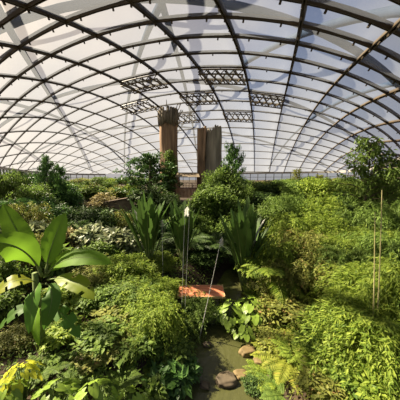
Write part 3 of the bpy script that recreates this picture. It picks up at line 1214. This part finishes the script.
# left bank
PL('fine', 122, 258, 10.5, 60, 'lime', 'sunlit feathery shrub on top of the left bank')
PL('fine', 92, 266, 10, 56, 'olive', 'olive feathery shrub on the left bank beside the banana plant')
PL('fine', 160, 282, 9.4, 46, 'lime', 'sunlit feathery shrub left of the red canopy at the bank top')
PL('fine', 196, 296, 8.9, 44, 'mid', 'green feathery shrub right in front of the red canopy')
PL('fine', 140, 286, 8.6, 64, 'lime', 'pale green shrub in the middle of the left bank')
PL('fine', 180, 312, 8.2, 42, 'mid', 'green hanging shrub over the left water edge')
PL('fine', 196, 322, 8.6, 22, 'dark', 'dark hanging shrub touching the water on the left')
PL('leafy', 118, 306, 7.4, 56, 'olive', 'olive leafy shrub above the brown soil patch')
PL('drape', 152, 306, 7.2, 58, 'lime', 'vine-covered mound of hanging leaves above the stream')
PL('leafy', 130, 330, 6.5, 60, 'mid', 'green leafy shrub in the lower centre of the left bank')
PL('leafy', 168, 338, 6.4, 42, 'mid', 'green leafy shrub left of the big stream rock')
PL('broad', 186, 358, 6.2, 32, 'deep', 'deep green broad-leaved plant on the left stream edge')
PL('broad', 170, 366, 5.6, 50, 'deep', 'deep green broad-leaved plant at the bottom, left of the stream')
PL('leafy', 96, 348, 5.8, 46, 'olive', 'olive shrub below the brown soil patch')
PL('fern', 118, 368, 5.2, 54, 'mid', 'green fern at the bottom edge left of the broad-leaved plants')
PL('shrub', 2, 256, 8.6, 44, 'mid', 'green leafy bush cut by the left frame edge behind the banana leaves')
PL('leafy', 0, 286, 7.4, 40, 'mid', 'green leafy bush under the big arching banana leaf at the frame edge')
PL('fine', 14, 330, 6.4, 44, 'olive', 'sunlit feathery plant under the lowest banana leaf')
PL('fern', 40, 350, 5.4, 50, 'mid', 'green fern between the yellow heart leaves and the banana stem')
PL('fern', 76, 362, 5.2, 50, 'mid', 'green fern on the bare soil right of the yellow heart leaves')
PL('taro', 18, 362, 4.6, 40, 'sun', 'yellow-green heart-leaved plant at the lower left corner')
PL('taro', 52, 384, 4.3, 50, 'taro', 'pale heart-leaved plant at the bottom edge, left of three')
PL('taro', 92, 384, 4.3, 52, 'taro', 'pale heart-leaved plant at the bottom edge, middle of three')
PL('taro', 128, 388, 4.4, 44, 'taro', 'pale heart-leaved plant at the bottom edge, right of three')
PL('taro', 4, 384, 4.2, 44, 'taro', 'pale heart-leaved plant cut by the lower left corner')
PL('broad', 152, 384, 5.0, 36, 'mid', 'green plant at the bottom edge with one yellow leaf')

# hedge rows that close the middle distance
def row(px0, px1, step, topf, Y, w, kinds, mats, label, group, seed):
    r = random.Random(seed)
    px = px0
    k = 0
    while px <= px1:
        PL(kinds[k % len(kinds)], px + r.uniform(-3, 3), topf(px) + r.uniform(-4, 4), Y * r.uniform(.93, 1.07), w * r.uniform(.9, 1.25), mats[(k * 7 + k // 3) % len(mats)], label, group)
        px += step
        k += 1


row(2, 70, 15, lambda p: 172 + .06 * p, 34, 36, ['tree', 'dense'], ['mid', 'dark', 'deep'], 'tall bush in the row behind the pointed trees on the left', 'bushes behind the pointed trees', 1)
row(74, 134, 11, lambda p: 181, 48, 26, ['tree', 'dense', 'shrub'], ['lime', 'mid', 'olive'], 'pale bush in the row behind the stone ledge, under the lowest beams', 'bushes behind the stone ledge', 14)
row(240, 300, 14, lambda p: 178, 40, 32, ['dense', 'tree'], ['mid', 'mid', 'dark'], 'tall green bush in the row below the far fascia', 'bushes below the far fascia', 2)
row(300, 396, 15, lambda p: 177, 38, 36, ['dense', 'tree'], ['mid', 'lime', 'mid'], 'tall green bush in the row behind the slender tree on the right', 'bushes behind the slender tree', 3)
row(4, 128, 17, lambda p: 198 + .1 * p, 22, 38, ['shrub', 'dense', 'fine'], ['dark', 'mid', 'deep', 'olive'], 'green bush in the row between the banana plant and the stone ledge', 'bushes between banana plant and ledge', 4)
row(140, 270, 16, lambda p: 214, 21, 36, ['dense', 'shrub'], ['dark', 'deep', 'mid'], 'dark bush filling in behind the three fan plants', 'bushes behind the fan plants', 5)
row(272, 398, 16, lambda p: 196, 22, 42, ['dense', 'fine'], ['mid', 'dark', 'lime', 'mid'], 'green bush in the row along the top of the right bank', 'bushes along the top of the right bank', 6)
row(4, 60, 18, lambda p: 238, 11, 40, ['broad', 'shrub', 'fine'], ['grey', 'mid', 'olive'], 'leafy plant crowded behind the banana leaves', 'plants crowded behind the banana leaves', 7)
row(280, 396, 20, lambda p: 236, 11.5, 50, ['fine', 'drape'], ['lime', 'mid', 'lime', 'olive'], 'leafy shrub filling the middle of the right bank', 'shrubs filling the right bank', 8)
row(64, 150, 18, lambda p: 286, 8.8, 46, ['leafy', 'fine', 'shrub'], ['lime', 'olive', 'mid'], 'low leafy shrub filling the left bank', 'shrubs filling the left bank', 9)
row(60, 176, 19, lambda p: 322 + .1 * (p - 60), 6.6, 46, ['leafy', 'fern', 'leafy', 'drape'], ['lime', 'olive', 'mid'], 'low leafy plant filling the lower left bank', 'low plants filling the lower left bank', 10)
row(322, 400, 20, lambda p: 372, 4.9, 48, ['leafy', 'fern', 'leafy'], ['olive', 'lime', 'mid'], 'low leafy plant at the bottom edge under the lime bamboo', 'low plants under the lime bamboo', 12)
row(276, 340, 20, lambda p: 330, 6.9, 44, ['shrub', 'fern'], ['olive', 'lime', 'mid'], 'low leafy plant between the ferns of the right bank', 'low plants between the ferns', 11)

for a, k in exec_list:
    plant(*a, **k)

# ------------------------------------------------------------------ ground cover nobody could count
def cover(name, label, pts, mat, Ln, Wd, n, seed):
    r = np.random.default_rng(seed)
    P, Nn = [], []
    while len(P) < n:
        x0, x1, y0, y1 = pts[r.integers(0, len(pts))]
        x, y = r.uniform(x0, x1), r.uniform(y0, y1)
        g = ground(x, y)
        xs_, hw_ = stream(y)
        if g < 0.12 and y < 16:
            continue
        P.append((x, y, g + 0.02 + 0.22 * r.random() ** 2))
    P = np.array(P)
    D = r.normal(size=P.shape) + np.array([0, 0, .5])
    Nn = np.array([0, 0, 1.0]) + r.normal(size=P.shape) * .4
    V, F = leaves(P, D, Nn, Ln * (.6 + .8 * r.random(n)), Wd * (.6 + .8 * r.random(n)))
    o = link(name, mesh_np(name, V, F), mat)
    tag(o, label, 'undergrowth', kind='stuff')


cover('undergrowth', 'low leafy undergrowth covering the left bank', [(-7, .5, 3.4, 9), (-10, 1.5, 9, 15)], L['mid'], .14, .06, 9000, 1)
cover('undergrowth', 'low leafy undergrowth covering the right bank', [(1.5, 7.5, 3.4, 9), (3, 11, 9, 15)], L['olive'], .14, .06, 7000, 2)
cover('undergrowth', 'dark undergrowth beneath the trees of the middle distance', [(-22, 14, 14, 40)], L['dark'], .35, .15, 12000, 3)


# ------------------------------------------------------------------ banana plant
def banana():
    base = at(40, 330, 6.2)
    g = ground(base.x, base.y)
    root = thing('banana_plant', 'big banana plant with broad bright leaves at the left', 'banana plant', (base.x, base.y, g - 0.03))
    top = at(44, 272, 6.2)
    H = top.z - g
    mb = MB()
    mb.tube([(0, 0, -.05), (.01, 0, H * .5), (.03, 0, H)], [.14, .12, .08], 12)
    link('pseudostem', shade_smooth(mb.mesh('pseudostem')), M_stem, root)
    R_ = Vector((base.x, base.y, g - 0.03))
    # midrib: three (column, row, distance) stations; width in metres; upper-face direction; tone
    LV = [([(46, 272, 6.2), (53, 243, 6.3), (66, 213, 6.5)], .95, (-.15, -1, .15), 'banana', 0),
          ([(41, 270, 6.3), (22, 240, 6.6), (3, 204, 7.0)], .85, (.45, -.8, .45), 'banana', 0),
          ([(42, 276, 6.1), (22, 250, 5.6), (-14, 243, 5.1)], 1.0, (-.1, -.75, .75), 'banana', 0),
          ([(47, 274, 6.2), (74, 258, 6.0), (112, 264, 5.9)], .70, (.1, -.6, .9), 'banana', 0),
          ([(48, 280, 6.1), (72, 281, 5.7), (94, 300, 5.3)], .62, (.2, -.5, .9), 'banana_old', 6),
          ([(40, 284, 6.1), (16, 281, 5.6), (-8, 298, 5.3)], .66, (-.2, -.6, .9), 'banana_old', 5),
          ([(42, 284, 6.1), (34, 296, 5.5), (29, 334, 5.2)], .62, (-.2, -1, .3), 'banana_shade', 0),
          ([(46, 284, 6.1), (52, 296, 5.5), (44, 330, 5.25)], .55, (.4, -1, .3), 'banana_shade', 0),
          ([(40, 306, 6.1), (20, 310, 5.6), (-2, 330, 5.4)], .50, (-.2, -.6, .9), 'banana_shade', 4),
          ([(42, 308, 6.1), (36, 318, 5.5), (39, 346, 5.2)], .44, (-.3, -1, .4), 'banana', 0),
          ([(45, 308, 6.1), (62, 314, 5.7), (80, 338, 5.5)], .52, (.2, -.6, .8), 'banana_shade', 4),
          ([(45, 274, 6.25), (60, 262, 6.5), (70, 250, 6.8)], .45, (.3, -.8, .4), 'banana', 0)]
    for ctrl, wd, nr, tone, sp in LV:
        me_, rib = blade_poly([at(*c_) - R_ for c_ in ctrl], wd * .86, nr, split=sp)
        o = link('leaf', me_, L[tone], root)
        link('midrib', rib, M_stem, o)


banana()


# ------------------------------------------------------------------ trunk towers
def tower_mesh(rad, H, jag, seed, squash=1.0, flare=0.12, a0=0.0, a1=2 * PI, rows=46, hollow=True):
    r = np.random.default_rng(seed)
    n = 64
    ph = r.random(6) * 6
    V, F = [], []
    closed = abs(a1 - a0 - 2 * PI) < 1e-6
    nn = n if closed else n + 1
    tops = [H - jag * (0.5 + .5 * math.sin(k * 1.9 + ph[0])) * r.random() - jag * .6 * max(0, math.sin(k / n * 2 * PI * 2 + ph[1])) for k in range(nn)]
    if closed:
        pass
    for row in range(rows + 1):
        t = row / rows
        for k in range(nn):
            a = a0 + (a1 - a0) * k / n
            rr = rad * (1 + flare * (1 - t) ** 3 + .055 * math.sin(a * 5 + ph[2] + t * 1.5) + .035 * math.sin(a * 11 + ph[3] - t * 2) + .02 * math.sin(a * 23 + ph[4]) + .02 * math.sin(t * 17 + a * 2))
            V.append((rr * math.cos(a), rr * math.sin(a) * squash, t * tops[k]))
    if hollow:
        for row in range(7):
            t = 1 - row / 6 * .35
            for k in range(nn):
                a = a0 + (a1 - a0) * k / n
                rr = rad * (.84 - .04 * row)
                V.append((rr * math.cos(a), rr * math.sin(a) * squash, t * tops[k] - .05))
    R = rows + 1 + (7 if hollow else 0)
    for row in range(R - 1):
        for k in range(n if closed else n):
            k2 = (k + 1) % nn if closed else k + 1
            F.append((row * nn + k, row * nn + k2, (row + 1) * nn + k2, (row + 1) * nn + k))
    if hollow:
        F.append(tuple((R - 1) * nn + k for k in range(nn)))
    return shade_smooth(mesh_np('trunk', V, F))


def tower_at(pxl, pxr, top, Y):
    c = at((pxl + pxr) / 2, top, Y)
    d = Y
    g = ground(c.x, c.y)
    return c, g, (pxr - pxl) / 2 * (c.y * math.cos(PITCH) + (c.z - CAMZ) * math.sin(PITCH)) / 200.0


c, g, rad = tower_at(158.5, 177.5, 108, 45)
root = thing('trunk_tower', 'tall brown hollow tree trunk tower with bent twigs on its broken top', 'tree trunk', (c.x, c.y, g - .1))
H = c.z - g
link('trunk', tower_mesh(rad * .93, H * .93, 1.0, 3, flare=.04), M_tower, root)
ml = tower_mesh(rad * 1.0, H, 1.5, 5, flare=0.0)
mm = MB()
r = np.random.default_rng(11)
for k in range(22):
    a = 2 * PI * k / 22
    z0 = H * .84 - r.random() * .8
    z1 = H - 1.1 * r.random()
    mm.tube([(rad * .93 * math.cos(a), rad * .93 * math.sin(a), z0), (rad * .96 * math.cos(a), rad * .96 * math.sin(a), (z0 + z1) / 2), (rad * .97 * math.cos(a + .03), rad * .97 * math.sin(a + .03), z1)],
            [.30, .34, .26], 6)
link('broken_rim', shade_smooth(mm.mesh('broken_rim')), M_towerdark, root)
for k in range(9):
    a = -3.0 + k * .75 if k < 4 else -.7 + (k - 4) * .3
    o = Vector((rad * .9 * math.cos(a), rad * .9 * math.sin(a), H - 1.9 + r.random()))
    d = Vector((math.cos(a), math.sin(a), 0))
    ln = 1.0 + .8 * r.random()
    mb = MB()
    mb.tube([o, o + d * ln * .5 + Vector((0, 0, .4 * ln)), o + d * ln * .8 + Vector((0, 0, ln * 1.0)), o + d * ln * (1.0 + .25 * (k % 2)) + Vector((0, 0, ln * (1.25 - .4 * (k % 3 == 0))))], [.12, .10, .08, .05], 5)
    link('twig', mb.mesh('twig'), M_towerdark, root)

c2, g2, rad2 = tower_at(201, 220, 126, 44)
root = thing('trunk_tower', 'shorter grey weathered trunk tower split down its left side', 'tree trunk', (c2.x, c2.y, g2 - .1))
H2 = c2.z - g2
link('trunk', tower_mesh(rad2 * .9, H2, 1.5, 8, flare=.28), M_towergrey, root, (.45, 0, 0))
mb = tower_mesh(.80, H2 - .5, .5, 12, flare=.1, rows=30, hollow=False)
o = link('split_post', mb, M_tower, root, (-rad2 * 1.0, -1.3, 0))
mb = MB()
mb.tube([(-rad2 * 1.25, -rad2 * .8, H2 * .36), (-rad2 * .75, -rad2 * .86, H2 * .62), (-rad2 * .55, -rad2 * .88, H2 * .98)], [.42, .36, .22], 8)
link('bark_edge', shade_smooth(mb.mesh('bark_edge')), M_tower, root)

# ivy on the brown tower
V, F = crown(np.random.default_rng(4), 46, 4200, (1.9, 1.3, 5.6), (0, 0, 5.4), .75, .34, .20, .5)
iv = link('climbing_ivy', mesh_np('climbing_ivy', V, F), L['mid'])
pI = at(168, 144, 42.3)
iv.location = (pI.x + .2, 42.4, ground(pI.x, 42.4))
iv.scale = (1, 1, (pI.z - ground(pI.x, 42.4)) / 11.0)
tag(iv, 'green ivy climbing up the front of the brown trunk tower', 'ivy')

# ------------------------------------------------------------------ wooden lookout between the towers
pl = at(188, 186, 41)
gz = ground(pl.x, pl.y)
root = thing('wooden_lookout', 'reddish wooden lookout with railing between the two trunk towers', 'lookout', (pl.x, pl.y, gz - .05))
dk = pl.z - gz - .4
wd = 4.2
mb = MB(); mb.box((0, 0, dk), (wd, 2.6, .18)); link('deck', mb.mesh('deck'), M_wood, root)
for sx in (-1, 1):
    for sy in (-1, 1):
        mb = MB(); mb.box((sx * wd * .45, sy * 1.1, (dk + 2.4) / 2), (.2, .2, dk + 2.4)); link('post', mb.mesh('post'), M_wood, root)
mb = MB()
for k in range(15):
    mb.box((-wd / 2 + wd * (k + .5) / 15, -1.28, dk - .95), (wd / 15 - .03, .07, 1.75))
link('plank_front', mb.mesh('plank_front'), M_wood, root)
for z in (dk + .55, dk + 1.1):
    mb = MB(); mb.box((0, -1.28, z), (wd, .09, .09)); link('rail', mb.mesh('rail'), M_wood, root)
for k in range(8):
    mb = MB(); mb.box((-wd / 2 + wd * k / 7, -1.28, dk + .55), (.09, .09, 1.1)); link('baluster', mb.mesh('baluster'), M_wood, root)
mb = MB(); mb.add([(-wd * .58, -1.7, dk + 2.3), (wd * .58, -1.7, dk + 2.3), (wd * .58, 1.7, dk + 2.3), (-wd * .58, 1.7, dk + 2.3), (-wd * .5, 0, dk + 3.2), (wd * .5, 0, dk + 3.2)],
                  [(0, 1, 5, 4), (2, 3, 4, 5), (1, 2, 5), (3, 0, 4), (3, 2, 1, 0)])
link('roof', mb.mesh('roof'), M_wall, root)

# ------------------------------------------------------------------ stone ledge on the left
a, b = at(74, 208, 29), at(134, 197, 31)
mb = MB()
n = 16
for k in range(n):
    t = (k + .5) / n
    p_ = a.lerp(b, t)
    g = ground(p_.x, p_.y) - .1
    ln = (b - a).length / n
    mb.box((p_.x, p_.y, (g + p_.z) / 2), (ln * 1.002, .7, p_.z - g), math.atan2(b.y - a.y, b.x - a.x))
lw = link('stone_ledge', mb.mesh('stone_ledge'), M_wall)
tag(lw, 'long brown stone ledge wall in the left middle distance', 'wall')
lw['kind'] = 'thing'
mb = MB()
mb.tube([a + Vector((0, -.1, .02)), a.lerp(b, .5) + Vector((0, -.1, .02)), b + Vector((0, -.1, .02))], 1, wh=(.95, .16))
cp = link('coping', mb.mesh('coping'), M_bark, lw)

# ------------------------------------------------------------------ red canopy by the pool
pc = at(201, 291, 9.6)
gz = ground(pc.x, pc.y)
root = thing('red_canopy', 'flat rust-red canopy low among shrubs beside the dark pool', 'canopy', (pc.x, pc.y, min(gz, 0) - .3 if gz < 0 else gz - .05))
z0 = pc.z - root.location.z
mb = MB()
V, F = [], []
nxx, nyy = 12, 6
for side in (0, 1):
    for iy in range(nyy + 1):
        for ix in range(nxx + 1):
            x, y = -1.14 + 2.28 * ix / nxx, -.5 + 1.0 * iy / nyy
            V.append((x, y, z0 + .10 * (1 - (y / .5) ** 2) - .03 * side + .03 * (1 - (x / 1.14) ** 2)))
m = (nxx + 1) * (nyy + 1)
for iy in range(nyy):
    for ix in range(nxx):
        a_ = iy * (nxx + 1) + ix
        F.append((a_, a_ + 1, a_ + nxx + 2, a_ + nxx + 1))
        F.append((m + a_ + nxx + 1, m + a_ + nxx + 2, m + a_ + 1, m + a_))
link('roof_panel', mesh_np('roof_panel', V, F), M_red, root)
mb = MB()
for sy in (-1, 1):
    mb.box((0, sy * .51, z0 - .02), (2.34, .05, .09))
for sx in (-1, 1):
    mb.box((sx * 1.15, 0, z0 + .01), (.05, 1.04, .10))
link('edge_board', mb.mesh('edge_board'), M_redtrim, root)
for sx in (-1, 1):
    for sy in (-1, 1):
        mb = MB(); mb.tube([(sx * 1.02, sy * .4, 0), (sx * 1.02, sy * .4, z0)], .035, 8); link('post', mb.mesh('post'), M_bark, root)


# ------------------------------------------------------------------ rocks
def rock(px, py, w, hrel, mat, label, seed, ry=.7):
    d = ray(px, py)
    s = (CAMZ - .02) / -d.z
    P = Vector((0, 0, CAMZ)) + d * s
    wm = w * s / 200
    bm = bmesh.new()
    bmesh.ops.create_icosphere(bm, subdivisions=4, radius=.5)
    r = np.random.default_rng(seed)
    ph = r.random(8) * 6
    for v in bm.verts:
        q = v.co
        n = 1 + .09 * math.sin(5 * q.x + ph[0]) * math.cos(6 * q.y + ph[1]) + .06 * math.sin(11 * q.z + ph[2] + 7 * q.x) + .05 * math.sin(17 * q.y + ph[3]) + .14 * q.x * math.sin(ph[4])
        v.co = Vector((math.copysign(abs(q.x * 2) ** .7, q.x) / 2 * n * wm, math.copysign(abs(q.y * 2) ** .8, q.y) / 2 * n * wm * ry, math.copysign(abs(q.z * 2) ** .75, q.z) / 2 * n * wm * hrel))
    me_ = bpy.data.meshes.new('river_rock')
    bm.to_mesh(me_)
    bm.free()
    shade_smooth(me_)
    o = link('river_rock', me_, mat, None, (P.x, P.y, .05))
    o.rotation_euler.z = .3 * math.sin(seed)
    tag(o, label, 'rock')


rock(226, 381, 21, .40, M_rock, 'big grey-brown rock in the middle of the stream', 1)
rock(248, 352, 17, .42, M_tan, 'tan boulder at the stream edge below an elephant ear', 2, .6)
rock(241, 375, 14, .35, M_tan, 'flat tan rock just right of the big stream rock', 3)
rock(205, 386, 10, .5, M_rock, 'small dark rock at the left stream edge below the broad-leaved plant', 4)
rock(259, 362, 11, .4, M_tan, 'small tan rock at the right stream edge beside the lime cycad', 5)
rock(207, 345, 8, .5, M_rock, 'small dark rock under the hanging shrub on the left water edge', 6)


# ------------------------------------------------------------------ tall pale stalks and culms
def stalk(px0, py0, px1, py1, Y, label, plume, name='flower_stalk', rad=.012, mat=None, bow=0.0, group=None, cat='stalk'):
    top = at(px1, py1, Y)
    bot = at(px0, py0, Y)
    g = ground(bot.x, bot.y)
    k = (top.z - g) / (top.z - bot.z)
    gx = top.x + (bot.x - top.x) * k
    root = thing(name, label, cat, (gx, Y, max(g, -.3) - .03), group=group)
    t = top - root.location
    pts = [Vector((0, 0, 0)).lerp(t, q / 10) + Vector((bow * math.sin(q / 10 * PI), 0, 0)) for q in range(11)]
    mb = MB()
    mb.tube(pts, list(np.linspace(rad * 1.5, rad * .7, 11)), 6)
    link('stem', mb.mesh('stem'), mat or M_stalk, root)
    if plume:
        r = np.random.default_rng(int(px0))
        n = 60
        P = np.array(t) + r.normal(size=(n, 3)) * .03 - np.array([0, 0, 1]) * r.random((n, 1)) * plume
        D = r.normal(size=(n, 3)) * .6 + np.array([.3, 0, .6])
        V, F = leaves(P, D, np.array([0, 0, 1.]) + r.normal(size=(n, 3)) * .4, np.full(n, .12), np.full(n, .03))
        link('plume', mesh_np('plume', V, F), L['pale'], root)


stalk(163, 282, 162, 221, 10.8, 'thin pale stalk with a cream flower head, left of the twin stalks', .35)
stalk(181, 330, 185, 206, 8.6, 'thin pale stalk, left one of the twin tall stalks', 0, rad=.009)
stalk(184, 330, 190, 200, 8.5, 'thin pale stalk, right one of the twin tall stalks', 0, rad=.009)
stalk(196, 356, 221, 240, 7.9, 'thin pale leaning stalk with wispy head right of the red canopy', .3)
stalk(377, 308, 382, 190, 5.9, 'tall pale bamboo culm, right one of the two bare culms', 0, 'bare_culm', .015, M_culm, .03, cat='bamboo')
stalk(373, 306, 375, 212, 5.8, 'tall pale bamboo culm, left one of the two bare culms', 0, 'bare_culm', .015, M_culm, .02, cat='bamboo')

# red flower on the dark shrub
pf = at(332, 321, 7.05)
gz = ground(pf.x, pf.y)
root = thing('red_flower', 'small red flower on a thin stem before the dark shrub', 'flower', (pf.x, pf.y, gz - .02))
hz = pf.z - gz
mb = MB(); mb.tube([(0, 0, 0), (.03, 0, hz * .5), (0, 0, hz)], [.012, .01, .008], 5); link('stem', mb.mesh('stem'), M_stem, root)
n = 14
rr_ = np.random.default_rng(2)
D = np.stack([np.cos(np.arange(n) * 2.4), np.sin(np.arange(n) * 2.4), .4 + .5 * rr_.random(n)], 1)
V, F = leaves(np.tile([0, 0, hz], (n, 1)) + D * .01, D, np.tile([0, 0, 1.], (n, 1)) + .01, np.full(n, .13), np.full(n, .07))
link('petals', mesh_np('petals', V, F), L['red'], root)
